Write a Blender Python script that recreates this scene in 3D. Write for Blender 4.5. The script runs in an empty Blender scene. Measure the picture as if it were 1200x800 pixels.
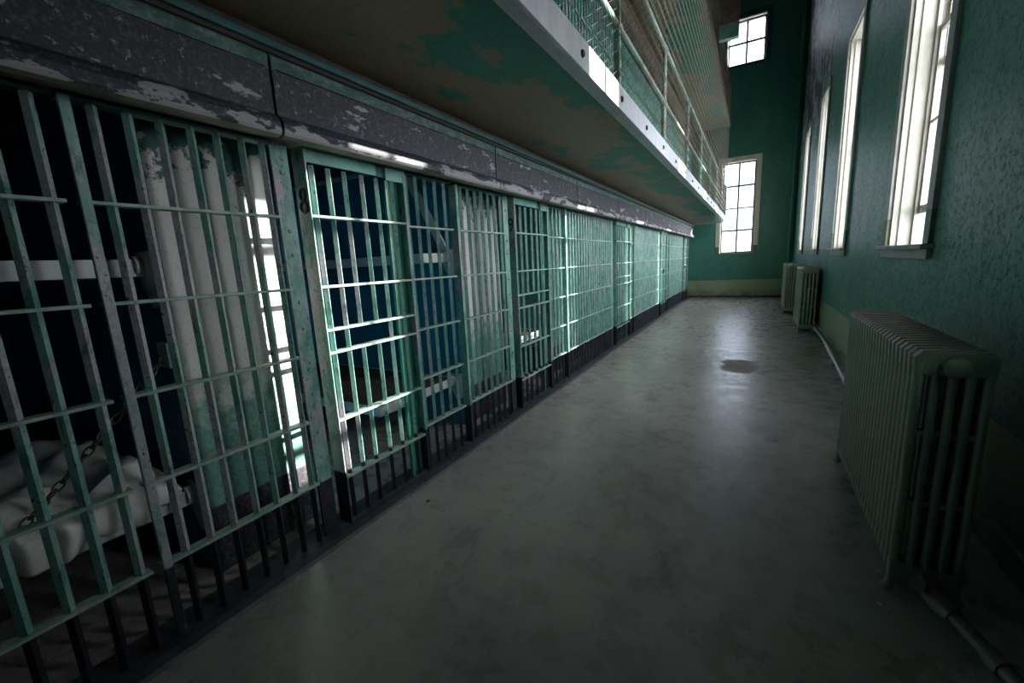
import bpy, math, random
from mathutils import Vector, Matrix, noise as mnoise
random.seed(7)
scene = bpy.context.scene
COL = scene.collection
PI = math.pi

# ------------------------------------------------------------------ helpers
class MB:
    """collects geometry for ONE mesh object"""
    def __init__(s):
        s.v = []; s.f = []; s.m = []
    def face(s, ids, mi=0):
        s.f.append(ids); s.m.append(mi)
    def box(s, x0, x1, y0, y1, z0, z1, mi=0):
        b = len(s.v)
        s.v += [(x0,y0,z0),(x1,y0,z0),(x1,y1,z0),(x0,y1,z0),(x0,y0,z1),(x1,y0,z1),(x1,y1,z1),(x0,y1,z1)]
        for q in ((0,3,2,1),(4,5,6,7),(0,1,5,4),(1,2,6,5),(2,3,7,6),(3,0,4,7)):
            s.face([b+i for i in q], mi)
        return s
    def prism(s, poly, p0, p1, ax, mi=0):
        """poly: 2D points in the two axes other than ax, swept from p0 to p1 along ax"""
        n = len(poly); b = len(s.v)
        for p in (p0, p1):
            for (a, c) in poly:
                s.v.append({'x':(p,a,c),'y':(a,p,c),'z':(a,c,p)}[ax])
        s.face([b+i for i in range(n)][::-1], mi); s.face([b+n+i for i in range(n)], mi)
        for i in range(n):
            j = (i+1) % n
            s.face([b+i, b+j, b+n+j, b+n+i], mi)
        return s
    def tube(s, pts, r, n=10, mi=0, cap=True):
        pts = [Vector(p) for p in pts]; k = len(pts); b = len(s.v)
        rs = r if isinstance(r, (list, tuple)) else [r]*k
        t0 = (pts[1]-pts[0]).normalized()
        up = Vector((0,0,1)) if abs(t0.z) < .9 else Vector((1,0,0))
        nx = t0.cross(up).normalized()
        for i, p in enumerate(pts):
            if i == 0: t = pts[1]-pts[0]
            elif i == k-1: t = pts[-1]-pts[-2]
            else: t = (pts[i+1]-p).normalized()+(p-pts[i-1]).normalized()
            t.normalize()
            nx = (nx - t*nx.dot(t)).normalized(); ny = t.cross(nx)
            for j in range(n):
                a = 2*PI*j/n
                s.v.append(tuple(p+(nx*math.cos(a)+ny*math.sin(a))*rs[i]))
        for i in range(k-1):
            for j in range(n):
                q = (j+1) % n
                s.face([b+i*n+j, b+i*n+q, b+(i+1)*n+q, b+(i+1)*n+j], mi)
        if cap:
            s.face([b+j for j in range(n)][::-1], mi); s.face([b+(k-1)*n+j for j in range(n)], mi)
        return s
    def ring(s, c, R, r, axis_u, axis_v, su=1.0, sv=1.0, n=20, m=8):
        """closed ring (torus, stretchable) in the plane of axis_u, axis_v"""
        c = Vector(c); U = Vector(axis_u).normalized(); V = Vector(axis_v).normalized(); W = U.cross(V)
        b = len(s.v)
        for i in range(n):
            a = 2*PI*i/n
            p = c+U*(R*su*math.cos(a))+V*(R*sv*math.sin(a))
            d = (U*math.cos(a)+V*math.sin(a)).normalized()
            for j in range(m):
                e = 2*PI*j/m
                s.v.append(tuple(p+d*(r*math.cos(e))+W*(r*math.sin(e))))
        for i in range(n):
            for j in range(m):
                i2=(i+1)%n; j2=(j+1)%m
                s.face([b+i*m+j, b+i2*m+j, b+i2*m+j2, b+i*m+j2])
        return s
    def build(s, name, mat, parent=None, smooth=False, bevel=0, loc=None, segs=2):
        me = bpy.data.meshes.new(name); me.from_pydata(s.v, [], s.f)
        mats = mat if isinstance(mat, (list, tuple)) else [mat]
        for m in mats: me.materials.append(m)
        if len(mats) > 1:
            for p, mi in zip(me.polygons, s.m): p.material_index = mi
        import bmesh
        bm = bmesh.new(); bm.from_mesh(me); bmesh.ops.recalc_face_normals(bm, faces=bm.faces); bm.to_mesh(me); bm.free()
        if smooth:
            me.polygons.foreach_set('use_smooth', [True]*len(me.polygons))
            try: me.set_sharp_from_angle(angle=math.radians(40))
            except Exception: pass
        o = bpy.data.objects.new(name, me); COL.objects.link(o)
        if loc: o.location = loc
        if parent: o.parent = parent
        if bevel:
            md = o.modifiers.new('bevel', 'BEVEL'); md.width = bevel; md.segments = segs; md.limit_method = 'ANGLE'
        return o

def tag(o, label, cat, group=None, kind=None):
    o['label'] = label; o['category'] = cat
    if group: o['group'] = group
    if kind: o['kind'] = kind
    return o
def thing(name, label, cat, loc=(0,0,0), group=None):
    o = bpy.data.objects.new(name, None); COL.objects.link(o); o.location = loc
    o.empty_display_size = .1
    return tag(o, label, cat, group)
def struct(o):
    o['kind'] = 'structure'; return o

# ------------------------------------------------------------------ materials
class NT:
    def __init__(s, name):
        s.mat = bpy.data.materials.new(name); s.mat.use_nodes = True
        s.t = s.mat.node_tree; s.t.nodes.clear()
        s.out = s.t.nodes.new('ShaderNodeOutputMaterial')
        s.b = s.t.nodes.new('ShaderNodeBsdfPrincipled')
        s.t.links.new(s.b.outputs[0], s.out.inputs[0])
        g = s.t.nodes.new('ShaderNodeNewGeometry'); s.pos = g.outputs['Position']; s.nor = g.outputs['Normal']
    def n(s, t): return s.t.nodes.new(t)
    def l(s, a, b): s.t.links.new(a, b)
    def noise(s, scale, detail=5, rough=.6, stretch=None, off=0.0, dist=0.0):
        m = s.n('ShaderNodeMapping'); s.l(s.pos, m.inputs[0])
        m.inputs['Location'].default_value = (off, off*1.7, off*.6)
        if stretch: m.inputs['Scale'].default_value = stretch
        k = s.n('ShaderNodeTexNoise'); s.l(m.outputs[0], k.inputs['Vector'])
        k.inputs['Scale'].default_value = scale; k.inputs['Detail'].default_value = detail
        k.inputs['Roughness'].default_value = rough; k.inputs['Distortion'].default_value = dist
        return k.outputs['Fac']
    def ramp(s, fac, a, b, inv=False):
        r = s.n('ShaderNodeMapRange'); s.l(fac, r.inputs[0])
        r.inputs[1].default_value = a; r.inputs[2].default_value = b
        r.inputs[3].default_value = 1 if inv else 0; r.inputs[4].default_value = 0 if inv else 1
        return r.outputs[0]
    def math(s, op, a, b=None):
        m = s.n('ShaderNodeMath'); m.operation = op
        for i, x in enumerate((a, b)):
            if x is None: continue
            if isinstance(x, (int, float)): m.inputs[i].default_value = x
            else: s.l(x, m.inputs[i])
        return m.outputs[0]
    def mix(s, fac, a, b):
        m = s.n('ShaderNodeMix'); m.data_type = 'RGBA'
        if isinstance(fac, (int, float)): m.inputs[0].default_value = fac
        else: s.l(fac, m.inputs[0])
        for i, x in ((6, a), (7, b)):
            if isinstance(x, tuple): m.inputs[i].default_value = (*x, 1)
            else: s.l(x, m.inputs[i])
        return m.outputs[2]
    def sep(s, what=None):
        x = s.n('ShaderNodeSeparateXYZ'); s.l(what or s.pos, x.inputs[0]); return x.outputs
    def color(s, c):
        if isinstance(c, tuple): s.b.inputs['Base Color'].default_value = (*c, 1)
        else: s.l(c, s.b.inputs['Base Color'])
    def rough(s, r):
        if isinstance(r, (int, float)): s.b.inputs['Roughness'].default_value = r
        else: s.l(r, s.b.inputs['Roughness'])
    def bump(s, h, strength=.3, dist=.01):
        k = s.n('ShaderNodeBump'); s.l(h, k.inputs['Height']); k.inputs['Strength'].default_value = strength
        k.inputs['Distance'].default_value = dist; s.l(k.outputs[0], s.b.inputs['Normal'])

def simple(name, col, rough=.6, var=.25, scale=8, bump=.15, metallic=0):
    k = NT(name); a = k.noise(scale, 6)
    dark = tuple(c*(1-var) for c in col); light = tuple(min(1, c*(1+var)) for c in col)
    k.color(k.mix(k.ramp(a, .35, .65), dark, light)); k.rough(rough)
    k.b.inputs['Metallic'].default_value = metallic
    if bump: k.bump(a, bump, .004)
    return k.mat

def mat_bars():
    k = NT('worn_teal_paint')
    big = k.noise(3.2, 7, .65, (1,1,.6)); fine = k.noise(38, 5, .7); mid = k.noise(11, 6, .7, (1,1,.5), 3.0)
    c = k.mix(k.ramp(mid, .35, .62), (.075,.225,.19), (.23,.41,.355))
    yb = k.math('SUBTRACT', big, k.math('MULTIPLY', k.ramp(k.sep()[1], .6, 2.6), .075))
    c = k.mix(k.ramp(yb, .485, .53), c, k.mix(k.ramp(fine, .4, .6), (.26,.27,.30), (.40,.40,.41)))
    c = k.mix(k.ramp(k.noise(26, 8, .8, (1,1,.3), 9.0), .55, .62), c, (.045,.135,.115))
    c = k.mix(k.ramp(fine, .60, .66), c, (.03,.045,.045))
    z = k.sep()[2]
    wob = k.math('ADD', z, k.math('MULTIPLY', k.noise(25, 3), .01))
    blk = k.mix(k.ramp(fine, .62, .7), (.012,.014,.022), (.16,.15,.15))
    c = k.mix(k.ramp(wob, .358, .362), blk, c)
    k.color(c); k.rough(k.ramp(fine, 0, 1)); k.b.inputs['Roughness'].default_value = .45
    k.rough(k.mix(fine, (.35,.35,.35), (.55,.55,.55))); k.bump(k.math('ADD', fine, big), .25, .002)
    return k.mat

def mat_rail():
    k = NT('worn_rail_paint')
    b = k.noise(13, 8, .72, (1,.6,1)); f = k.noise(60, 5, .7)
    c = k.mix(k.ramp(b, .38, .6), (.15,.30,.245), (.36,.41,.37))
    c = k.mix(k.ramp(f, .62, .68), c, (.07,.08,.065))
    k.color(c); k.rough(.45); k.bump(f, .25, .002)
    return k.mat

def mat_beam():
    k = NT('peeling_slate_paint')
    a = k.noise(7, 8, .62, (1,.55,1.6)); f = k.noise(60, 5, .7); g = k.noise(3, 6, .6, None, 5.0)
    z = k.sep()[2]
    low = k.ramp(z, 2.10, 2.24, True)
    thr = k.math('ADD', a, k.math('MULTIPLY', low, .17))
    c = k.mix(k.ramp(f, .5, .66), (.021,.022,.034), (.085,.085,.108))
    c = k.mix(k.ramp(k.noise(28, 7, .75, None, 4.0), .60, .63), c, (.28,.27,.29))
    c = k.mix(k.ramp(thr, .605, .625), c, (.33,.31,.33))
    top = k.ramp(k.math('ADD', z, k.math('MULTIPLY', g, .01)), 2.388, 2.392)
    gr = k.mix(k.ramp(k.noise(26, 8, .75, (1,.6,1), 3.0), .45, .6), (.015,.075,.062), k.mix(k.ramp(f, .45, .6), (.05,.15,.125), (.2,.21,.21)))
    c = k.mix(top, c, gr)
    und = k.ramp(k.sep(k.nor)[2], -.75, -.9)
    c = k.mix(und, c, k.mix(k.ramp(a, .38, .62), (.10,.09,.06), (.21,.19,.14)))
    k.color(c); k.rough(.55); k.bump(k.math('ADD', k.ramp(thr, .605, .625), f), .35, .003)
    return k.mat

def mat_soffit():
    k = NT('peeling_green_soffit')
    a = k.noise(1.15, 9, .62, (1.3,.8,1), 2.3); f = k.noise(22, 6, .7); x = k.sep()[0]
    bias = k.math('MULTIPLY', k.ramp(x, -2.0, -.85), .26)
    m = k.math('ADD', k.math('ADD', a, bias), k.math('MULTIPLY', k.math('SUBTRACT', f, .5), .07))
    grn = k.mix(k.ramp(f, .4, .7), (.012,.15,.11), (.03,.21,.155))
    grn = k.mix(k.ramp(f, .66, .7), grn, (.09,.26,.17))
    brn = k.mix(k.ramp(f, .35, .7), (.19,.145,.09), (.25,.195,.125))
    k.color(k.mix(k.ramp(m, 0.652, .668), brn, grn)); k.rough(.5)
    k.bump(k.math('ADD', k.ramp(m, 0.652, .668), f), .4, .004)
    return k.mat

def mat_wall(name='green_wall_paint', peel=False):
    k = NT(name)
    a = k.noise(2.2, 6, .6, (1,1,.5)); f = k.noise(55, 4, .7); g = k.noise(9, 7, .7, (1,1,.6), 4.0)
    p = k.sep(); z = p[2]
    c = k.mix(k.ramp(a, .35, .65), (.04,.18,.142), (.065,.245,.195))
    c = k.mix(k.ramp(k.noise(34, 6, .8, (1,1,.85), 6.0), .52, .64), c, (.014,.085,.072))
    c = k.mix(k.ramp(f, .60, .68), c, (.075,.25,.2))
    c = k.mix(k.ramp(g, .70, .74), c, (.3,.38,.33))
    band = k.ramp(k.math('ADD', z, k.math('MULTIPLY', g, .01)), .598, .604, True)
    low = k.mix(k.ramp(a, .4, .6), (.26,.31,.195), (.31,.36,.23))
    soil = k.math('MULTIPLY', k.ramp(z, .34, 0, False), k.ramp(g, .38, .6))
    low = k.mix(soil, low, (.07,.065,.05))
    c = k.mix(band, c, low)
    h = k.math('ADD', k.math('MULTIPLY', f, .6), g)
    r = k.mix(k.ramp(k.noise(34, 6, .8, (1,1,.85), 6.0), .4, .64), (.34,.34,.34), (.66,.66,.66))
    if peel:
        y = p[1]
        zone = k.math('MULTIPLY', k.ramp(y, 8.3, 11.5), k.ramp(z, 2.6, 5.0))
        pl = k.noise(5.5, 8, .72, (1,.3,.3), 1.0)
        t = k.math('ADD', pl, k.math('MULTIPLY', zone, .26))
        c = k.mix(k.ramp(t, .66, .68), c, (.46,.49,.58))
        c = k.mix(k.ramp(t, .725, .745), c, (.012,.012,.012))
        bz = k.math('MULTIPLY', k.ramp(y, 15.0, 15.3), k.ramp(z, 8.2, 8.4))
        c = k.mix(bz, c, (.25,.08,.05))
        h = k.math('ADD', h, k.math('MULTIPLY', k.ramp(t, .66, .68), 3.0))
    k.color(c); k.rough(r); k.bump(h, .4, .005)
    return k.mat

def mat_floor():
    k = NT('worn_concrete')
    a = k.noise(1.3, 8, .62); b = k.noise(7, 8, .7, None, 3.0); f = k.noise(90, 4, .7); s_ = k.noise(3.5, 6, .65, (1,.5,1), 7.0)
    c = k.mix(k.ramp(a, .32, .68), (.20,.18,.165), (.32,.295,.275))
    c = k.mix(k.ramp(b, .35, .7), c, k.mix(.5, c, (.34,.315,.30)))
    c = k.mix(k.math('MULTIPLY', k.ramp(s_, .60, .70), .7), c, (.07,.065,.06))
    c = k.mix(k.math('MULTIPLY', k.ramp(f, .66, .74), .5), c, (.06,.055,.05))
    # round damp stain on the slab
    p = k.sep()
    dx = k.math('MULTIPLY', k.math('ADD', p[0], .1), 1.5); dy = k.math('SUBTRACT', p[1], 6.25)
    d = k.math('SQRT', k.math('ADD', k.math('MULTIPLY', dx, dx), k.math('MULTIPLY', dy, dy)))
    d = k.math('ADD', d, k.math('MULTIPLY', k.math('SUBTRACT', k.noise(2.6, 5, .6, None, 1.0), .5), .8))
    st = k.ramp(d, .26, .36, True)
    c = k.mix(k.math('MULTIPLY', st, .7), c, (.13,.11,.085))
    k.color(c)
    r = k.mix(k.ramp(b, .3, .7), (.17,.17,.17), (.42,.42,.42))
    r = k.mix(st, r, (.6,.6,.6)); k.rough(r)
    k.bump(k.math('ADD', b, k.math('MULTIPLY', f, .5)), .3, .005)
    return k.mat

def mat_pier():
    k = NT('whitewashed_pier')
    z = k.sep()[2]; b = k.noise(9, 8, .72); f = k.noise(55, 5, .72)
    t = k.math('ADD', z, k.math('MULTIPLY', k.math('SUBTRACT', b, .5), 1.1))
    g = k.mix(k.ramp(f, .35, .65), (.07,.25,.2), (.24,.42,.35))
    w = k.mix(k.ramp(f, .58, .68), (.66,.63,.61), (.34,.40,.37))
    c = k.mix(k.ramp(t, .78, .98), g, w)
    up = k.math('ADD', z, k.math('MULTIPLY', k.math('SUBTRACT', b, .5), 1.4))
    c = k.mix(k.ramp(up, 2.04, 2.10), c, (.03,.12,.1))
    low = k.mix(k.ramp(f, .5, .6), (.02,.02,.03), (.1,.09,.09))
    c = k.mix(k.ramp(z, .355, .365), low, c)
    k.color(c); k.rough(.6); k.bump(k.math('ADD', b, f), .3, .004)
    return k.mat

def mat_pier_green():
    k = NT('pale_green_pier')
    z = k.sep()[2]; b = k.noise(5, 8, .7, (1,1,.4)); f = k.noise(45, 5, .72)
    c = k.mix(k.ramp(b, .35, .65), (.05,.17,.135), (.15,.255,.21))
    c = k.mix(k.ramp(f, .62, .7), c, (.04,.11,.09))
    c = k.mix(k.ramp(z, .355, .365), (.014,.015,.024), c)
    k.color(c); k.rough(.5); k.bump(f, .2, .003)
    return k.mat

def mat_blue():
    k = NT('cell_blue_paint')
    b = k.noise(3, 6, .65); f = k.noise(30, 5, .7)
    c = k.mix(k.ramp(b, .35, .65), (.012,.17,.29), (.02,.22,.36))
    c = k.mix(k.ramp(f, .72, .76), c, (.18,.24,.22))
    k.color(c); k.rough(.5); k.bump(f, .15, .003)
    return k.mat

def mat_radiator():
    k = NT('radiator_paint')
    z = k.sep()[2]; b = k.noise(14, 7, .7, (1,1,.35)); f = k.noise(70, 4, .7)
    c = k.mix(k.ramp(b, .35, .65), (.24,.27,.22), (.33,.36,.29))
    c = k.mix(k.ramp(f, .66, .72), c, (.10,.08,.06))
    rust = k.math('MULTIPLY', k.ramp(k.sep(k.nor)[2], .35, .7), k.ramp(b, .25, .45))
    c = k.mix(rust, c, (.09,.062,.055))
    k.color(c); k.rough(.45); k.bump(f, .2, .002)
    return k.mat

def mat_fascia():
    k = NT('scuffed_white_steel')
    b = k.noise(9, 8, .7, (1,1.4,.45)); f = k.noise(60, 4, .7)
    c = k.mix(k.ramp(b, .35, .65), (.44,.44,.50), (.56,.56,.61))
    c = k.mix(k.ramp(b, .66, .70), c, (.20,.22,.30))
    k.color(c); k.rough(.4); k.bump(f, .12, .002)
    return k.mat

def mat_pipe():
    k = NT('flaking_rail_paint')
    b = k.noise(16, 7, .7); z = k.noise(5, 5, .6, None, 2.0)
    c = k.mix(k.ramp(z, .45, .58), (.20,.36,.33), (.20,.17,.13))
    c = k.mix(k.ramp(b, .62, .68), c, (.09,.07,.05))
    k.color(c); k.rough(.5); k.bump(b, .2, .002)
    return k.mat

def mat_glass():
    k = NT('window_glass'); k.t.nodes.remove(k.b)
    tr = k.n('ShaderNodeBsdfTransparent'); gl = k.n('ShaderNodeBsdfGlossy'); gl.inputs['Roughness'].default_value = .03
    tr.inputs[0].default_value = (.93,.95,.95,1)
    lw = k.n('ShaderNodeLayerWeight'); lw.inputs[0].default_value = .5
    fac = k.math('ADD', k.math('MULTIPLY', k.math('POWER', lw.outputs['Facing'], 4.0), .5), .03)
    mx = k.n('ShaderNodeMixShader'); k.l(fac, mx.inputs[0]); k.l(tr.outputs[0], mx.inputs[1]); k.l(gl.outputs[0], mx.inputs[2])
    k.l(mx.outputs[0], k.out.inputs[0])
    return k.mat

M = dict(
    bars=mat_bars(), rail=mat_rail(), beam=mat_beam(), soffit=mat_soffit(), wall=mat_wall(), wallr=mat_wall('green_wall_paint_peeling', True),
    floor=mat_floor(), pier=mat_pier(), pierg=mat_pier_green(), blue=mat_blue(), rad=mat_radiator(), fascia=mat_fascia(), pipe=mat_pipe(), glass=mat_glass(),
    cream=simple('cream_window_paint', (.38,.355,.315), .5, .06, 6, .05),
    casing=simple('grey_casing_paint', (.33,.33,.31), .5, .12, 6, .08),
    casingg=simple('sage_casing_paint', (.12,.16,.10), .5, .12, 6, .08),
    slot=simple('dark_recess', (.012,.012,.012), .8, .3),
    sheet=simple('off_white_cotton', (.78,.76,.74), .85, .05, 40, .1),
    board=simple('brown_bunk_boards', (.10,.062,.05), .6, .3, 12, .2),
    white=simple('white_enamel', (.62,.62,.62), .45, .08, 9, .08),
    chain=simple('rusty_chain', (.20,.15,.11), .45, .3, 40, .1, .7),
    mesh=simple('galvanised_wire', (.40,.365,.31), .42, .2, 30, 0, .4),
    rustm=simple('rusty_wire', (.19,.145,.115), .6, .25, 10, 0),
    plate=simple('mint_plate_paint', (.17,.40,.34), .42, .2, 7, .15),
    dteal=simple('dark_teal_paint', (.012,.085,.085), .45, .3, 8, .12),
    dgreen=simple('deep_green_paint', (.02,.16,.105), .45, .25, 8, .12),
    black=simple('black_stencil_paint', (.006,.006,.006), .5, .1),
    curb=simple('dark_curb_paint', (.035,.035,.045), .55, .5, 18, .25),
    dark=simple('bare_dark_plaster', (.05,.055,.055), .8, .2),
    pipew=simple('pale_highlight_pipe', (.45,.45,.50), .35, .1, 9, .05),  # pale lilac puts the pipe's shiny highlight into its colour
    umber=simple('dark_umber', (.03,.026,.02), .7, .3, 12, .2),  # even dark brown for the ledge above the lock housing
    creamb=simple('end_window_cream', (.62,.575,.48), .5, .06, 6, .05),
    sashd=simple('weathered_sash_paint', (.12,.12,.13), .5, .1, 9, .05),
    brick=simple('outside_whitewash', (.70,.69,.66), .8, .1, 9, .2),
    bolt=simple('dark_bolt_steel', (.03,.028,.03), .5, .3, 20, .1, .3),
    outg=simple('outside_pale_ground', (.55,.54,.52), .9, .1, 1, 0),
)

# ------------------------------------------------------------------ camera
CAM_H = 1.5
R = Matrix(((0.86773502,-0.04815441,0.49468889),(0.49459297,0.18204086,-0.84984641),(-0.04912974,0.98211113,0.18178006)))
cam = bpy.data.cameras.new('camera'); co = bpy.data.objects.new('camera', cam); COL.objects.link(co)
co.matrix_world = Matrix.Translation((0,0,CAM_H)) @ R.to_4x4()
cam.sensor_width = 36; cam.lens = 36*487.316/1200; cam.clip_start = .02
scene.camera = co

# ------------------------------------------------------------------ setting
XF = -2.04           # plane of the bars
XW = 1.10            # right wall
YB = 16.5            # end wall
Y0 = -3.2            # wall behind the camera
HT = 9.6
CB = -4.45           # back of the cells
struct(MB().box(CB-.3, XW+.5, Y0-.2, YB+.3, -.2, 0).build('floor', M['floor']))
struct(MB().box(CB-.3, XW+.5, Y0-.2, YB+.3, HT, HT+.2).build('ceiling', M['dark']))
struct(MB().box(CB-.3, XW+.5, Y0-.25, Y0, 0, HT).build('wall_front', M['wall']))
struct(MB().box(CB-.25, CB, Y0, YB, 0, HT).build('wall_left', M['blue']))
struct(MB().box(CB, XF-.26, Y0, YB, 2.46, 2.52).build('ceiling_cells', M['dark']))
struct(MB().box(CB, XF-.02, Y0, YB, 2.52, HT).build('wall_upper', M['dteal']))  # solid fill, its dark colour standing for the unlit upper cells

def wall_holes(axis, a0, a1, z0, z1, holes, t0, t1, name, mat):
    """wall slab along axis ('x' or 'y') with rectangular holes [(h0,h1,zb,zt)]"""
    mb = MB()
    edges = sorted({a0, a1, *[h[0] for h in holes], *[h[1] for h in holes]})
    for e0, e1 in zip(edges, edges[1:]):
        hs = sorted([(h[2], h[3]) for h in holes if h[0] <= e0+1e-6 and h[1] >= e1-1e-6])
        z = z0
        for hb, ht in hs+[(z1, z1)]:
            if hb > z+1e-6:
                if axis == 'y': mb.box(t0, t1, e0, e1, z, hb)
                else: mb.box(e0, e1, t0, t1, z, hb)
            z = ht
    return struct(mb.build(name, mat))
WIN = [(4.24,5.27),(7.49,8.51),(10.42,11.40),(13.42,14.44)]
ZS, ZT = 1.5, 4.5
WT = .48
GAP = (1.56, 1.98, 1.5, 2.5)     # unseen window opening beside the camera, added to light the near cells
wall_holes('y', Y0-.2, YB+.5, 0, HT, [(a, b, ZS, ZT) for a, b in WIN]+[GAP], XW, XW+WT, 'wall_right', M['wallr'])
wall_holes('x', CB-.3, XW+.01, 0, HT, [(-1.06,-.04,ZS,4.5), (-1.05,.03,7.4,8.72)], YB, YB+.45, 'wall_back', M['wall'])
struct(MB().box(-20, 30, -30, 60, -3.4, -3.2).build('floor_outside', M['outg']))

# curb under the bars and paint trim of the end wall
struct(MB().prism([(-2.17,0),(-1.93,0),(-1.94,.018),(-1.98,.03),(-2.17,.03)], Y0, YB-.02, 'y').build('trim_curb', M['curb']))
struct(MB().box(XF+.02, XW-.02, YB-.015, YB, 0, .05).build('baseboard_back', M['curb']))
struct(MB().box(XW-.03, XW, Y0, YB-.02, 0, .13).build('baseboard_right', M['wall']))

# ------------------------------------------------------------------ windows
def window_right(idx, a, b):
    o = MB()
    c = .12; x = XW
    # casing boards on the room side (grey), lowest piece sage
    for (y0, y1) in ((a-c, a), (b, b+c)):
        o.box(x-.028, x+.002, y0, y1, ZS+.24, ZT+c, 0)
        o.box(x-.028, x+.002, y0, y1, ZS, ZS+.24, 1)
    o.box(x-.028, x+.002, a, b, ZT, ZT+c, 0)
    root = o.build('window_%d' % idx, [M['casing'], M['casingg']], bevel=.004); struct(root)
    j = MB()
    j.box(x+.001, x+WT-.02, a-.001, a+.02, ZS, ZT); j.box(x+.001, x+WT-.02, b-.02, b+.001, ZS, ZT); j.box(x+.001, x+WT-.02, a+.02, b-.02, ZT-.02, ZT)
    # parting strips
    j.box(x+.05, x+.075, a+.02, a+.032, ZS, ZT); j.box(x+.05, x+.075, b-.032, b-.02, ZS, ZT)
    j.box(x+.145, x+.17, a+.02, a+.045, ZS, ZT); j.box(x+.145, x+.17, b-.045, b-.02, ZS, ZT)
    j.build('jamb_lining', M['cream'], root, bevel=.003)
    s = MB(); s.box(x-.075, x+.19, a-c-.03, b+c+.03, ZS-.035, ZS); s.box(x-.03, x, a-c, b+c, ZS-.11, ZS-.035)
    s.build('sill', M['casing'], root, bevel=.006)
    zm = (ZS+ZT)/2; lift = .27 if idx == 1 else 0
    for nm, xs, z0, z1 in (('lower_sash', x+.17, ZS+lift, zm+.03+lift), ('upper_sash', x+.21, zm-.03, ZT-.02)):
        f = MB(); w = .05
        f.box(xs, xs+.035, a+.02, a+.02+w, z0, z1); f.box(xs, xs+.035, b-.02-w, b-.02, z0, z1)
        f.box(xs, xs+.035, a+.02+w, b-.02-w, z0, z0+.07); f.box(xs, xs+.035, a+.02+w, b-.02-w, z1-.05, z1)
        ym = (a+b)/2; f.box(xs+.004, xs+.03, ym-.014, ym+.014, z0+.07, z1-.05)
        zz = (z0+z1)/2; f.box(xs+.004, xs+.03, a+.02+w, ym-.014, zz-.012, zz+.012); f.box(xs+.004, xs+.03, ym+.014, b-.02-w, zz-.012, zz+.012)
        so = f.build(nm, M['cream'], root, bevel=.003)
        g = MB(); g.box(xs+.015, xs+.019, a+.07, b-.07, z0+.06, z1-.05); g.build('pane', M['glass'], so)
    return root
for i, (a, b) in enumerate(WIN): window_right(i+1, a, b)

f7 = MB(); f7.box(XW-.028, XW+.002, GAP[0]-.12, GAP[0], ZS, GAP[3]+.1); f7.box(XW-.028, XW+.002, GAP[1], GAP[1]+.12, ZS, GAP[3]+.1); f7.box(XW-.028, XW+.002, GAP[0], GAP[1], GAP[3], GAP[3]+.1)
f7.box(XW-.07, XW+.2, GAP[0]-.14, GAP[1]+.14, ZS-.035, ZS)
w7 = struct(f7.build('window_7', M['casing'], bevel=.004))  # frame of the added, unseen opening
MB().box(XW+.185, XW+.189, GAP[0], GAP[1], ZS, GAP[3]).build('pane', M['glass'], w7)

def window_back(idx, a, b, z0, z1, low):
    o = MB(); c = .13; y = YB
    if low:
        for (x0, x1) in ((a-c, a), (b, b+c)):
            o.box(x0, x1, y-.028, y+.002, z0+.24, z1+c, 0); o.box(x0, x1, y-.028, y+.002, z0, z0+.24, 1)
        o.box(a, b, y-.028, y+.002, z1, z1+c, 0)
        o.box(a-c, b+c, y-.05, y, z0-.05, z0, 1)
        mats = [M['creamb'], M['casingg']]
    else:
        o.box(a-c, b+c, y-.03, y+.002, z1, z1+.14, 0); o.box(b, b+c, y-.03, y+.002, z0, z1, 0); o.box(a-c, a, y-.03, y+.002, z0, z1, 0)
        o.box(a-c, b+c, y-.03, y+.002, z0-.06, z0, 0)
        mats = [M['dteal'], M['casingg']]
    root = o.build('window_%d' % idx, mats, bevel=.004); struct(root)
    j = MB(); t = .025
    j.box(a-.001, a+t, y, y+.4, z0, z1); j.box(b-t, b+.001, y, y+.4, z0, z1); j.box(a+t, b-t, y, y+.4, z1-t, z1); j.box(a+t, b-t, y, y+.4, z0, z0+.02)
    j.build('jamb_lining', M['cream'], root, bevel=.003)
    zm = (z0+z1)/2; rng = ((z0+.02, zm+.02), (zm-.02, z1-t)) if low else ((z0+.02, z1-t),)
    for k, (q0, q1) in enumerate(rng):
        ys = y+.12+.04*k; w = .04; f = MB()
        f.box(a+t, a+t+w, ys, ys+.035, q0, q1); f.box(b-t-w, b-t, ys, ys+.035, q0, q1)
        f.box(a+t+w, b-t-w, ys, ys+.035, q0, q0+w); f.box(a+t+w, b-t-w, ys, ys+.035, q1-w, q1)
        xm = (a+b)/2; zz = (q0+q1)/2
        f.box(xm-.028, xm+.028, ys+.004, ys+.03, q0+w, q1-w); f.box(a+t+w, xm-.028, ys+.004, ys+.03, zz-.03, zz+.03); f.box(xm+.028, b-t-w, ys+.004, ys+.03, zz-.03, zz+.03)
        so = f.build('sash', M['sashd'], root, bevel=.002)
        MB().box(a+t+.02, b-t-.02, ys+.015, ys+.019, q0+.02, q1-.02).build('pane', M['glass'], so)
    # thin guard bars outside the sash
    g = MB()
    for q in range(1, 4):
        xx = a+(b-a)*q/4; g.tube([(xx, y+.3, z0), (xx, y+.3, z1)], .006, 6)
    n = 6 if low else 3
    for q in range(1, n):
        zz = z0+(z1-z0)*q/n; g.tube([(a, y+.3, zz), (b, y+.3, zz)], .005, 6)
    g.build('guard_bars', M['casing'], root)
window_back(5, -1.06, -.04, ZS, 4.5, True)
window_back(6, -1.05, .03, 7.4, 8.72, False)

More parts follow.
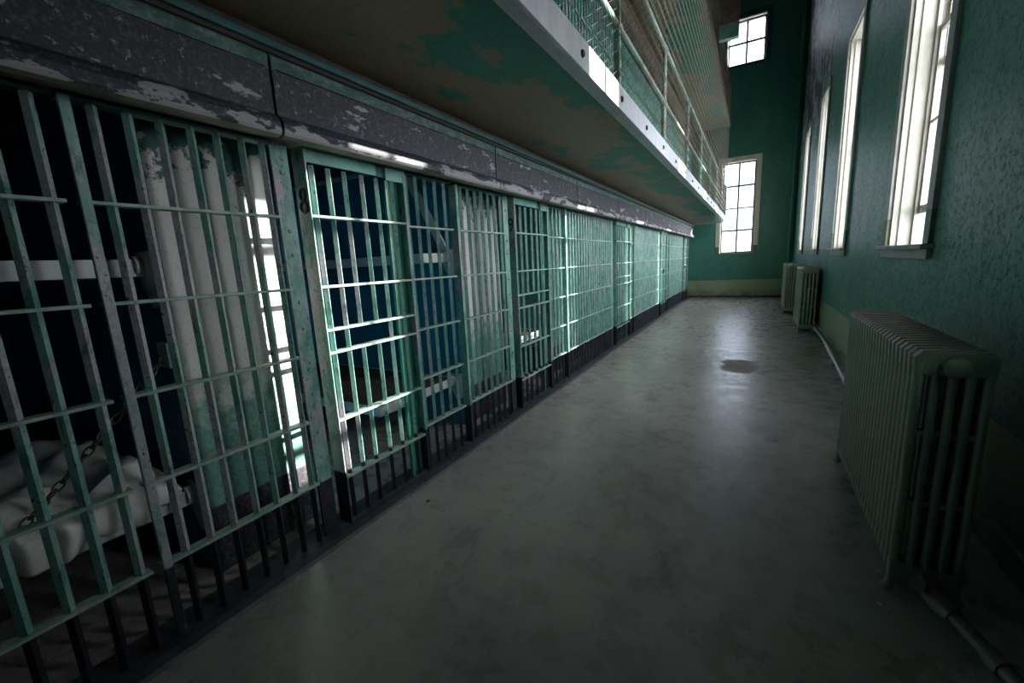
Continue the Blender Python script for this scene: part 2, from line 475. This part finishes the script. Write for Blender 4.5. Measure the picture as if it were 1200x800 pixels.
# ------------------------------------------------------------------ piers between the cells
PIERS = [(-2.6,-.75,'pier'), (.88,1.43,'pier'), (3.05,3.80,'pier'), (5.00,7.15,'pierg'), (8.45,11.2,'pierg'), (12.35,15.1,'pierg')]
for y0, y1, m in PIERS:
    p = MB()
    p.box(CB, -2.32, y0, y1, 0, 2.46, 1)
    for i, f in enumerate(p.f):
        if all(abs(p.v[q][0]+2.32) < 1e-4 for q in f): p.m[i] = 0
    struct(p.build('wall_pier', [M[m], M['blue'] if m == 'pier' else M['pierg']]))
    # pale cove line where the cell's side wall meets its ceiling
    struct(MB().box(CB, -2.34, y0-.02, y0, 2.42, 2.46).build('trim_cove', M['white']))

# ------------------------------------------------------------------ bars, rails, posts
RZ = (1.785, 1.43, 1.077, .72)
ZTOP = 2.13
def bar_mesh(mb, x, y, z0, z1, s=.0165):
    mb.prism([(x-s,y),(x,y-s),(x+s,y),(x,y+s)], z0, z1, 'z')
def rail(z, y0, y1, parent, x=XF, w=.05, t=.013):
    MB().box(x-w/2, x+w/2, y0, y1, z-t/2, z+t/2).build('rail', M['bars'], parent, bevel=.002)
def panel(y0, y1, label, bars, post=None, rail_end=None, group='fixed bar panels'):
    t = thing('bar_panel', label, 'bar panel', (XF, (y0+y1)/2, .03), group)
    t_loc = Vector(t.location)
    objs = []
    for y in bars:
        b = MB(); bar_mesh(b, XF, y, .03, ZTOP); objs.append(b.build('bar', M['bars'], None))
    e1 = y1 if rail_end is None else rail_end
    for z in RZ+(.365,):
        b = MB(); w = .052; b.box(XF-w/2, XF+w/2, y0, e1, z-.0065, z+.0065); objs.append(b.build('rail', M['rail'], None, bevel=.002))
    b = MB(); b.box(XF-.03, XF+.028, y0, e1, ZTOP-.012, ZTOP); objs.append(b.build('top_rail', M['dteal'], None))  # darker than the bars: shade under the housing put into the colour
    if post is not None:
        b = MB(); b.box(XF+.012 if post < 1 else XF-.035, XF+.033, post, post+.032, .025, ZTOP); objs.append(b.build('post', M['bars'], None, bevel=.003))
    for o in objs:
        o.parent = t; o.matrix_parent_inverse = Matrix.Translation(-t_loc)
    return t
def even(a, b, step=.1):
    n = max(1, int(round((b-a)/step))); return [a+(b-a)*i/n for i in range(n+1)]

def rivet_post(y, label):
    """flat riveted bar closing a fixed panel, its back flange hidden behind"""
    t = thing('flat_post', label, 'post', (XF, y, .03), 'riveted flat posts')
    L = Vector(t.location)
    b = MB(); b.box(XF-.012, XF+.002, y-.052, y+.036, .025, ZTOP); b.box(XF-.075, XF-.012, y+.024, y+.036, .025, ZTOP)
    o = b.build('plate', M['bars'], None, bevel=.002); o.parent = t; o.matrix_parent_inverse = Matrix.Translation(-L)
    for z in (2.0,1.72,1.60,1.36,1.22,1.0,.86,.64,.5,.2):
        r = MB(); r.tube([(XF+.001, y-.008, z), (XF+.010, y-.008, z)], [.011,.007], 10)
        o = r.build('rivet', M['bars'], None, smooth=True); o.parent = t; o.matrix_parent_inverse = Matrix.Translation(-L)
    return t

def digit8(mb, cx, y, cz, w, h):
    for dz, k in ((h*.25, .82), (-h*.22, 1.0)):
        mb.ring((cx, y, cz+dz), w*.5*k, w*.17, (1,0,0), (0,0,1), 1.0, h*.46/w*1.0/k*.9, 20, 6)
def digit9(mb, cx, y, cz, w, h):
    mb.ring((cx, y, cz+h*.22), w*.46, w*.17, (1,0,0), (0,0,1), 1, 1.15, 20, 6)
    mb.tube([(cx+w*.46, y, cz+h*.22), (cx+w*.42, y, cz-h*.15), (cx, y, cz-h*.42), (cx-w*.3, y, cz-h*.4)], w*.13, 6)

def cell_door(y0, y1, label, num=None):
    """sliding bar door: angle stiles, header plates, bars, rails, the meal slot and its number"""
    X = XF+.022
    t = thing('cell_door', label, 'door', (X, (y0+y1)/2, .03), 'cell doors')
    L = Vector(t.location); W = y1-y0
    def add(mb, name, mat, **k):
        o = mb.build(name, mat, None, **k); o.parent = t; o.matrix_parent_inverse = Matrix.Translation(-L); return o
    zb, zt = .31, 2.138
    b = MB(); b.box(X-.085, X+.018, y0, y0+.01, zb-.28, zt); b.box(X-.085, X-.073, y0+.01, y0+.05, zb-.28, zt)
    st = add(b, 'stile', M['bars'], bevel=.002)
    if num:
        d = MB(); (digit8 if num == 8 else digit9)(d, X-.028, y0-.001, 1.875, .05, .13)
        o = d.build('number', M['black'], None, smooth=True); o.parent = t; o.matrix_parent_inverse = Matrix.Translation(-L)
    b = MB(); b.box(X-.06, X+.018, y1-.01, y1, zb-.28, zt); b.box(X+.006, X+.018, y1-.022, y1-.01, zb-.28, zt)
    add(b, 'stile', M['bars'], bevel=.002)
    k = y0+.66*W
    b = MB(); b.box(X+.004, X+.016, y0+.01, k, zt-.072, zt); add(b, 'header_plate', M['plate'], bevel=.002)
    b = MB(); b.box(X-.012, X-.002, k, k+.12*W, zt-.07, zt); add(b, 'header_plate', M['dteal'], bevel=.002)
    b = MB(); b.box(X+.002, X+.014, k+.11*W, y1-.01, zt-.085, zt-.004); add(b, 'header_plate', M['plate'], bevel=.002)
    ys = [y0+f*W for f in (.075,.215,.36,.53,.685,.80,.865)]
    slot = (ys[2], ys[3])
    for i, y in enumerate(ys):
        if i in (2, 3):
            b = MB(); bar_mesh(b, X-.012, y, .03, 1.064); add(b, 'bar', M['bars'])
            b = MB(); bar_mesh(b, X-.012, y, 1.19, zt-.08); add(b, 'bar', M['bars'])
        elif i == 5:
            b = MB(); b.box(X-.03, X-.008, y-.014, y+.014, .03, zt-.08); add(b, 'guide_bar', M['dgreen'], bevel=.002)
        else:
            b = MB(); bar_mesh(b, X-.012, y, .03, zt-.08); add(b, 'bar', M['bars'])
    b = MB(); b.box(X-.06, X-.05, y0+.88*W, y1-.012, .03, zt-.06); add(b, 'lock_plate', M['dgreen'], bevel=.002)
    for z in (1.80, 1.43, 1.192, 1.064, .67, .32):
        b = MB(); b.box(X-.04, X+.014, y0+.01, y1-.012, z-.007, z+.007); add(b, 'rail', M['rail'], bevel=.002)
    b = MB(); b.box(X-.05, X+.0, y0+.01, y1-.012, .03, .05); add(b, 'sill_rail', M['curb'])
    return t

LAB = 'fixed green bar panel '
panel(-.35, .55, LAB+'at the left edge of the photo, before the flat post', [-.3,-.2,-.1,.0,.1,.2,.303,.403,.503], None, .535)
panel(.566, 1.35, LAB+'in front of the sunlit white pier, left of door 8', [.657,.755,.853,.957,1.055,1.157,1.25], .566, 1.282)
rivet_post(1.338, 'riveted green flat post just left of door 8')
cell_door(1.436, 2.155, 'open-barred cell door with black 8 on its stile, nearest of the doors', 8)
panel(2.16, 2.66, LAB+'directly right of door 8, blue cell wall behind', [2.195,2.29,2.385,2.49,2.595])
panel(2.70, 3.50, LAB+'before the second pier, with pale stripes behind its bars', even(2.80,3.40), 2.70, 3.448)
rivet_post(3.505, 'riveted green flat post just left of the second cell door')
cell_door(3.60, 4.36, 'second cell door from the camera, dark with two mint header plates', 9)
panel(4.37, 4.84, LAB+'right of the second cell door, catching bright sun', even(4.45,4.78))
panel(4.88, 6.93, LAB+'wide one between the second and third cell doors', even(4.99,6.82), 4.88, 6.885)
rivet_post(6.94, 'riveted green flat post just left of the third cell door')
cell_door(7.06, 8.0, 'third cell door from the camera, beyond the wide bar panel')
panel(8.01, 8.28, LAB+'narrow one right of the third cell door', even(8.08,8.22))
panel(8.32, 10.92, LAB+'wide one between the third and fourth cell doors, pale green behind', even(8.43,10.8), 8.32, 10.875)
rivet_post(10.93, 'riveted green flat post just left of the fourth cell door')
cell_door(11.05, 11.85, 'fourth cell door from the camera, small and far along the row')
panel(11.86, 12.2, LAB+'narrow one right of the fourth cell door', even(11.93,12.14))
panel(12.24, 14.88, LAB+'wide one between the fourth and last cell doors', even(12.35,14.78), 12.24, 14.845)
rivet_post(14.90, 'riveted green flat post just left of the last cell door')
cell_door(15.02, 15.85, 'last cell door, at the far end of the row by the end wall')
panel(15.86, 16.3, LAB+'at the far end against the end wall', even(15.93,16.22))

# ------------------------------------------------------------------ lock housing above the bars
HJ = [-3.0,-.62,1.23,3.08,4.93,6.7,8.6,10.5,12.4,14.3,16.2]
HL = ['nearest length of slate steel lock housing, at the top left corner',
      'slate lock housing length with peeling white patches, above the left bar panels',
      'slate lock housing length above door 8, sun streak on its lower lip',
      'slate lock housing length above the second pier and second cell door',
      'slate lock housing length above the near half of the first wide bar panel',
      'slate lock housing length above the third cell door', 'slate lock housing length above the near half of the second wide bar panel',
      'slate lock housing length above the fourth cell door', 'slate lock housing length above the near half of the last wide bar panel',
      'farthest slate lock housing length, ending by the end wall']
for i in range(len(HJ)-1):
    y0, y1 = HJ[i]+.006, HJ[i+1]-.006
    b = MB(); b.prism([(-1.99,2.135),(-1.86,2.105),(-1.835,2.112),(-1.826,2.125),(-1.828,2.158),(-1.838,2.182),(-1.862,2.20),(-1.862,2.39),(-1.858,2.44),(-1.87,2.452),(-1.99,2.452)], y0, y1, 'y')
    h = b.build('lock_housing', M['beam'], bevel=.002); tag(h, HL[i], 'lock housing', 'lock housing lengths')
    b = MB(); b.box(-1.858, -1.851, y0+.02, y1-.02, 2.386, 2.392); b.build('seam_strip', M['beam'], h)
struct(MB().box(-2.1, -1.992, Y0, 16.2, 2.14, 2.452).build('trim_header', M['beam']))
struct(MB().box(-2.1, -1.86, Y0, 16.2, 2.453, 2.53).build('trim_ledge', M['umber']))
struct(MB().prism([(-1.862,2.47),(-1.84,2.47),(-1.838,2.49),(-1.838,2.498),(-1.862,2.498)], Y0, 16.2, 'y').build('trim_cornice', M['dteal']))

# ------------------------------------------------------------------ galleries
GX = -.85; GE = 16.05
struct(MB().box(-1.985, -1.84, Y0, GE, 5.06, 5.36).build('trim_upper_housing', M['rustm']))
def upper_bars():
    t = thing('upper_bar_panel', 'long upper-storey row of bars behind the gallery wire mesh', 'bar panel', (XF+.06, 6, 2.64)); L = Vector(t.location)
    b = MB()
    y = 1.5
    while y < 15.9:
        bar_mesh(b, XF+.06, y, 2.635, 5.05); y += .1
    o = b.build('bars', M['bars'], None); o['kind'] = 'stuff'; o.parent = t; o.matrix_parent_inverse = Matrix.Translation(-L)
    for z in (2.98, 3.34, 3.7, 4.05, 4.4):
        b = MB(); b.box(XF+.04, XF+.09, 1.4, 15.95, z-.007, z+.007)
        o = b.build('rail', M['rail'], None); o.parent = t; o.matrix_parent_inverse = Matrix.Translation(-L)
upper_bars()
def gallery(z, tierlabel, railz, mesh_top, posts, first):
    t = thing('gallery_walkway', tierlabel, 'walkway', (GX, 6, z))
    L = Vector(t.location)
    def add(mb, name, mat, p=None, **k):
        o = mb.build(name, mat, None, **k); o.parent = t; o.matrix_parent_inverse = Matrix.Translation(-L)
        return o
    add(MB().box(XF-.018, GX-.025, Y0+.01, GE, z+.02, z+.10), 'slab', M['soffit'])
    b = MB(); b.box(GX-.022, GX, Y0+.01, GE, z-.01, z+.145); b.box(GX-.10, GX-.022, Y0+.01, GE, z+.005, z+.018)
    fa = add(b, 'fascia', M['fascia'] if first else M['rustm'], bevel=.002)
    if first:
        y = .8
        while y < 15.9:
            o = MB().tube([(GX-.001, y, z+.06), (GX+.012, y, z+.06)], [.022,.016], 10).build('bolt', M['bolt'], fa, smooth=True)
            y += .78
    add(MB().box(XF, GX, GE-.015, GE, z+.005, z+.12), 'end_plate', M['fascia'] if first else M['rustm'])
    return t
gallery(2.53, 'first gallery walkway above the cells with scuffed white bolted edge', None, None, None, True)
gallery(5.50, 'upper gallery walkway higher up, green underside seen through the wire mesh', None, None, None, False)

def chain_link_full(y0, y1, z0, z1, x, pitch, r):
    mb = MB(); h = pitch/2; v = pitch*.625; n = int((y1-y0)/pitch); ns = round((z1-z0)/v); v = (z1-z0)/ns
    for i in range(n):
        yc = y0+i*pitch
        for s in (0,):
            mb.tube([(x+(.004 if k % 2 else -.004), yc+(h if k % 2 else -h)*1.03, z0+k*v) for k in range(ns+1)], r, 4, cap=False)
    return mb
def railing(label, z, rails, ztop, posts, pmat, mmat, y0, pitch, r):
    t = thing('mesh_railing', label, 'railing', (GX-.04, 6, z))
    L = Vector(t.location)
    def add(mb, name, mat, **k):
        o = mb.build(name, mat, None, **k); o.parent = t; o.matrix_parent_inverse = Matrix.Translation(-L); return o
    for q in rails:
        add(MB().tube([(GX-.045, y0-.4, q), (GX-.045, GE-.03, q)], .024, 12), 'hand_rail', pmat, smooth=True)
    for y in posts:
        add(MB().tube([(GX-.045, y, z), (GX-.045, y, rails[-1])], .024, 12), 'post', pmat, smooth=True)
        for q in rails:
            add(MB().tube([(GX-.045, y-.045, q), (GX-.045, y+.045, q)], .031, 12), 'fitting', pmat, smooth=True)
    m = add(chain_link_full(y0, GE-.06, z, ztop, GX-.012, pitch, r), 'wire_mesh', mmat); m['kind'] = 'stuff'
    # end return
    for q in rails:
        add(MB().tube([(GX-.045, GE-.03, q), (XF+.05, GE-.03, q)], .024, 10), 'end_rail', pmat, smooth=True)
    return t
railing('wire mesh railing with pipe rails on the first gallery walkway', 2.678, (3.08, 3.60), 5.487,
        [1.45+1.75*i for i in range(9)]+[15.95], M['pipe'], M['mesh'], 1.3, .10, .0023)
railing('rusty mesh railing high up on the upper gallery walkway', 5.66, (6.05, 6.5), 6.52,
        [3.2+1.75*i for i in range(8)], M['pipe'], M['rustm'], 5.0, .05, .0035)

# steel box hanging off the upper railing
t = thing('steel_bracket_box', 'rusty steel box with turquoise lower end, high beside the top end window', 'bracket', (-.6, 10, 5.6))
L = Vector(t.location)
o = MB().box(-.79, -.46, 10.0, 10.12, 5.86, HT).build('box_column', M['rustm'], None, bevel=.006); o.parent = t; o.matrix_parent_inverse = Matrix.Translation(-L)
o = MB().box(-.795, -.455, 9.995, 10.125, 5.60, 5.86).build('end_shoe', M['plate'], None, bevel=.006); o.parent = t; o.matrix_parent_inverse = Matrix.Translation(-L)

# ------------------------------------------------------------------ bunks and bedding
def bunk(y0, y1, z, label, x0=-4.40, x1=-2.42):
    t = thing('bunk', label, 'bunk', (x1, (y0+y1)/2, z), 'cell bunks'); L = Vector(t.location)
    def add(mb, name, mat, **k):
        o = mb.build(name, mat, None, **k); o.parent = t; o.matrix_parent_inverse = Matrix.Translation(-L); return o
    b = MB(); b.box(x1-.006, x1, y0, y1, z-.07, z+.008); b.box(x0, x1-.006, y0, y0+.006, z-.07, z+.008); b.box(x0, x1-.006, y1-.006, y1, z-.07, z+.008)
    add(b, 'frame', M['white'], bevel=.002)
    b = MB()
    n = 6
    for i in range(n):
        q0 = y0+.01+(y1-y0-.02)*i/n; b.box(x0, x1-.01, q0, q0+(y1-y0-.02)/n-.006, z-.02, z+.002)
    add(b, 'boards', M['board'])
    # wall bracket at the front corner
    b = MB(); b.prism([(x1+.02,z-.22),(x1+.105,z-.17),(x1+.11,z+.04),(x1-.05,z+.04),(x1-.05,z-.09)], y1-.006, y1+.015, 'y'); add(b, 'bracket', M['white'], bevel=.002)
    b = MB().tube([(x1-.012, y1-.035, z-.02), (x1-.012, y1+.01, z-.02)], .042, 16); add(b, 'hinge_boss', M['white'], smooth=True)
    return t
bunk(-.10, .86, .455, 'lower white-edged bunk at far left with a rumpled sheet on it')
bunk(-.10, .86, 1.60, 'upper white-edged bunk at far left, above the rumpled bed', x1=-2.46)
bunk(2.10, 3.03, .47, 'lower bunk with brown boards behind door 8')
t3 = bunk(2.72, 3.03, 1.62, 'upper shelf-like white bunk edge on the blue wall behind door 8', x1=-2.40)
bunk(4.02, 4.98, .62, 'bunk with white edge in the cell behind the second door')
# pale diagonal strap carrying the upper bunk
b = MB(); b.prism([(-2.86,2.44),(-2.78,2.44),(-2.36,1.66),(-2.44,1.66)], 2.99, 3.02, 'y')
o = b.build('strap', M['white'], None); o.parent = t3; o.matrix_parent_inverse = Matrix.Translation(-Vector(t3.location))

def sheet():
    nu, nv = 110, 90
    mb = MB(); y0, y1 = -.06, .80
    for i in range(nu+1):
        y = y0+(y1-y0)*i/nu
        fy = i/nu
        for j in range(nv+1):
            s = j/nv*1.35-.22            # arc length from under the front edge back over the top
            th = .085+.02*math.sin(fy*9)
            xf = -2.385+.012*math.sin(fy*14+1)
            if s < 0:
                a = s/.22; x = xf-.03*(-a)**2; z = .485+th*.5+a*(.115+.02*math.sin(y*23)+.012*math.sin(y*51))
            elif s < .12:
                a = s/.12*PI/2; x = xf-.07*(1-math.cos(a)); z = .485+th*.5+th*.5*math.sin(a)
            else:
                x = xf-.07-(s-.12); z = .485+th
            p = Vector((x*3.0, y*3.0, z*2))
            w = mnoise.ridged_multi_fractal(p+Vector((3,1,0)), .9, 2.1, 3, 1.0, 2.0)*.022 + mnoise.noise(p*2.3)*.02
            w += .035*math.sin((x*1.2+y*1.6)*9+2*mnoise.noise(p))*max(0, min(1, (s+.05)/.2))
            edge = min(1, fy*8, (1-fy)*8)
            if s < 0: x += w*.6
            elif s < .12: x += w*.5; z += max(-.02, w*.6)
            else: z += max(-.03, w)+.03
            z = z if edge >= 1 else .49+(z-.49)*(.35+.65*edge)
            mb.v.append((x, y, max(z, .482 if s > 0 else .355)))
    for i in range(nu):
        for j in range(nv):
            a = i*(nv+1)+j; mb.face([a, a+1, a+nv+2, a+nv+1])
    o = mb.build('bed_sheet', M['sheet'], smooth=True)
    md = o.modifiers.new('thick', 'SOLIDIFY'); md.thickness = .006; md.offset = -1
    return tag(o, 'rumpled off-white sheet lying on the lower bunk at far left', 'bedding')
sheet()

def chain(p0, p1, sag, label, link=.05):
    p0 = Vector(p0); p1 = Vector(p1); Ln = (p1-p0).length; n = max(4, int(Ln/(link*.74)))
    t = thing('chain', label, 'chain', tuple(p0), 'bunk chains')
    pts = [p0.lerp(p1, k/n)-Vector((0,0,sag*4*(k/n)*(1-k/n))) for k in range(n+1)]
    for k in range(n):
        c = (pts[k]+pts[k+1])/2-p0; d = (pts[k+1]-pts[k]).normalized()
        s1 = d.cross(Vector((0,0,1))).normalized(); s2 = d.cross(s1)
        a, bb = (s1, s2) if k % 2 else (s2, s1)
        mb = MB(); mb.ring(c, link*.28, link*.085, d, a, 1.75, 1.0, 14, 6)
        mb.build('link', M['chain'], t, smooth=True)
    return t
ch = chain((-2.43,.865,1.155), (-2.40,.19,.50), .02, 'slack rusty chain from blue wall down to the rumpled lower bunk')
MB().box(-.05, .05, -.012, .012, -.06, .06).build('anchor_plate', M['white'], ch)
chain((-3.0,.62,2.44), (-2.60,-.05,1.64), .03, 'rusty chain above the upper bunk in the top left cell')

# ------------------------------------------------------------------ radiators
def section_mesh(w, z0, z1, th=.046):
    mb = MB(); n = 5; cw = .034
    for i in range(n):
        x = -w/2+cw/2+(w-cw)*i/(n-1)
        poly = []
        for k in range(12):
            a = 2*PI*k/12; poly.append((x+cw*.5*math.copysign(abs(math.cos(a))**.8, math.cos(a)), th*.5*math.copysign(abs(math.sin(a))**.8, math.sin(a))))
        mb.prism(poly, z0+.05, z1-.05, 'z')
    prof = [(-w/2, z1-.105), (w/2, z1-.105), (w/2+.003, z1-.03), (w/2-.02, z1-.006), (0, z1), (-w/2+.02, z1-.006), (-w/2-.003, z1-.03)]
    mb.prism(prof, -th*.46, th*.46, 'y')
    mb.prism([(-w/2, z0+.02), (-w/2+.02, z0), (w/2-.02, z0), (w/2, z0+.02), (w/2, z0+.085), (-w/2, z0+.085)], -th*.46, th*.46, 'y')
    H = z1-z0
    for f in (.36, .66):
        mb.prism([(-w/2+.004, z0+H*f-.014), (w/2-.004, z0+H*f-.014), (w/2-.004, z0+H*f+.014), (-w/2+.004, z0+H*f+.014)], -th*.3, th*.3, 'y')
    return mb
def radiator(xc, w, ya, count, z0, z1, label, pitch=.0595):
    t = thing('radiator', label, 'radiator', (xc, ya+pitch*count/2, 0), 'cast iron radiators')
    L = Vector(t.location)
    first = section_mesh(w, z0, z1).build('section', M['rad'], t, smooth=True, bevel=.005)
    first.location = (0, ya+.03-L.y, 0)
    for i in range(1, count):
        o = first.copy(); COL.objects.link(o); o.parent = t; o.location = (0, ya+.03+pitch*i-L.y, 0)
    # hubs joining the sections, top and bottom
    for z in (z1-.06, z0+.045):
        MB().tube([(0, ya+.01-L.y, z), (0, ya+pitch*count-L.y, z)], .026, 12).build('hub', M['rad'], t, smooth=True)
    MB().tube([(0, ya+.02-L.y, z1-.065), (0, ya-.012-L.y, z1-.065), (0, ya-.02-L.y, z1-.065)], [.042,.042,.03], 16).build('plug', M['rad'], t, smooth=True)
    for fy in (ya+.03, ya+pitch*(count-1)+.03):
        for sx in (-1, 1):
            MB().tube([(sx*(w/2-.02), fy-L.y, z0+.05), (sx*(w/2-.012), fy-L.y, .03), (sx*(w/2-.002), fy-L.y, 0)], [.018,.016,.024], 10).build('foot', M['rad'], t, smooth=True)
    return t
radiator(.70, .235, 2.19, 23, .06, 1.09, 'large ribbed cast iron radiator in the right foreground')
radiator(.905, .255, 9.30, 19, .06, 1.18, 'middle cast iron radiator standing by the right wall under the far windows')
radiator(.80, .235, 12.0, 19, .06, 1.2, 'farthest cast iron radiator, half hidden behind the middle one')

# valve and supply pipe of the near radiator
v = thing('radiator_valve', 'old valve and supply pipe at the base of the foreground radiator', 'valve', (.70, 2.15, 0)); L = Vector(v.location)
def addv(mb, name, mat, **k):
    o = mb.build(name, mat, None, **k); o.parent = v; o.matrix_parent_inverse = Matrix.Translation(-L); return o
addv(MB().tube([(.70,2.188,.105),(.70,2.12,.105)], .024, 14), 'union_nut', M['rad'], smooth=True)
addv(MB().tube([(.70,2.135,.105),(.70,2.09,.105),(.715,2.04,.095),(.735,2.0,.09)], [.036,.042,.042,.034], 14), 'valve_body', M['rad'], smooth=True)
addv(MB().tube([(.69,2.10,.11),(.655,2.08,.135),(.64,2.07,.145)], [.018,.018,.03], 12), 'hand_knob', M['black'], smooth=True)
addv(MB().tube([(.735,2.0,.09),(.80,1.82,.075),(.90,1.55,.06),(1.02,1.25,.06),(1.02,.4,.06)], .026, 14), 'supply_pipe', M['rad'], smooth=True)
addv(MB().tube([(.785,1.86,.078),(.805,1.81,.075)], .036, 14), 'coupling', M['rad'], smooth=True)
addv(MB().tube([(.835,1.73,.07),(.855,1.675,.067)], .036, 14), 'coupling', M['rad'], smooth=True)

p = MB().tube([(1.03,9.24,.085),(1.045,8.4,.075),(.93,5.6,.07),(.845,3.62,.07)], .026, 12).build('heating_pipe', M['pipew'], smooth=True)
tag(p, 'pale heating pipe running low along the right wall between radiators', 'pipe')
for yy in (4.4, 6.6, 8.0):
    xx = 1.045-(8.4-yy)*.115/2.8 if yy > 5.6 else .93-(5.6-yy)*.085/1.98
    MB().box(xx-.02, xx+.02, yy-.02, yy+.02, 0, .05).build('pipe_rest', M['bolt'], p)
p = MB().tube([(.975,16.38,0),(.975,16.38,HT)], .055, 16).build('riser_pipe', M['wall'], smooth=True)
tag(p, 'tall green riser pipe in the corner of the end wall', 'pipe')
for z in (2.9, 5.6, 8.3):
    MB().tube([(.975,16.38,z),(.975,16.38,z+.08)], .066, 16).build('collar', M['wall'], p, smooth=True)

# paint flakes on the concrete
def flake(x, y, s, label, m):
    mb = MB(); n = 7; pts = [(x+s*(.7+.5*random.random())*math.cos(2*PI*k/n), y+s*(.7+.5*random.random())*math.sin(2*PI*k/n)) for k in range(n)]
    mb.prism(pts, 0, s*.35, 'z'); tag(mb.build('paint_flake', m, bevel=.001), label, 'debris', 'paint flakes')
flake(.535, 2.08, .012, 'pale paint flake on the floor beside the foreground radiator foot', M['white'])
flake(.58, 2.32, .009, 'small pale flake on the floor left of the foreground radiator', M['white'])
flake(-1.78, 1.86, .014, 'dark paint chip on the floor near the door 8 sill', M['bolt'])

# ------------------------------------------------------------------ light
sun = bpy.data.lights.new('sun', 'SUN'); so = bpy.data.objects.new('sun', sun); COL.objects.link(so)
d = Vector((-1, -.912, -.375)).normalized()
so.rotation_euler = d.to_track_quat('-Z', 'Y').to_euler()
sun.energy = 30; sun.angle = math.radians(.6); sun.color = (1, .95, .87)
w = bpy.data.worlds.new('world'); scene.world = w; w.use_nodes = True
bg = w.node_tree.nodes['Background']; bg.inputs[1].default_value = 1.0
nt = w.node_tree; tc = nt.nodes.new('ShaderNodeTexCoord'); sx = nt.nodes.new('ShaderNodeSeparateXYZ'); nt.links.new(tc.outputs['Generated'], sx.inputs[0])
mr = nt.nodes.new('ShaderNodeMapRange'); nt.links.new(sx.outputs[0], mr.inputs[0])       # overcast sky, brighter on the sun's side
mr.inputs[1].default_value = .05; mr.inputs[2].default_value = .9; mr.inputs[3].default_value = 0; mr.inputs[4].default_value = 1
mc = nt.nodes.new('ShaderNodeMix'); mc.data_type = 'RGBA'; nt.links.new(mr.outputs[0], mc.inputs[0])
mc.inputs[6].default_value = (3.9,4.3,5.3,1); mc.inputs[7].default_value = (26,27,28,1)
nt.links.new(mc.outputs[2], bg.inputs[0])
def portal(loc, rot, sx, sy):
    l = bpy.data.lights.new('window_portal', 'AREA'); l.shape = 'RECTANGLE'; l.size = sx; l.size_y = sy
    l.cycles.is_portal = True
    o = bpy.data.objects.new('window_portal', l); COL.objects.link(o); o.location = loc; o.rotation_euler = rot
for a, b in WIN: portal((XW+WT-.03, (a+b)/2, (ZS+ZT)/2), (0, PI/2, 0), ZT-ZS, b-a)
portal((XW+WT-.03, (GAP[0]+GAP[1])/2, (GAP[2]+GAP[3])/2), (0, PI/2, 0), GAP[3]-GAP[2], GAP[1]-GAP[0])
portal((-.55, YB+.42, 3.0), (-PI/2, 0, 0), 1.02, 3.0)
portal((-.51, YB+.42, 8.06), (-PI/2, 0, 0), 1.08, 1.32)

vs = scene.view_settings
scene.display_settings.display_device = 'sRGB'
vs.view_transform = 'Standard'; vs.look = 'None'; vs.gamma = 1; vs.use_curve_mapping = False
vs.exposure = 0.0
scene.cycles.use_denoising = True
scene.cycles.max_bounces = 10; scene.cycles.diffuse_bounces = 6; scene.cycles.transparent_max_bounces = 24
scene.cycles.sample_clamp_indirect = 6
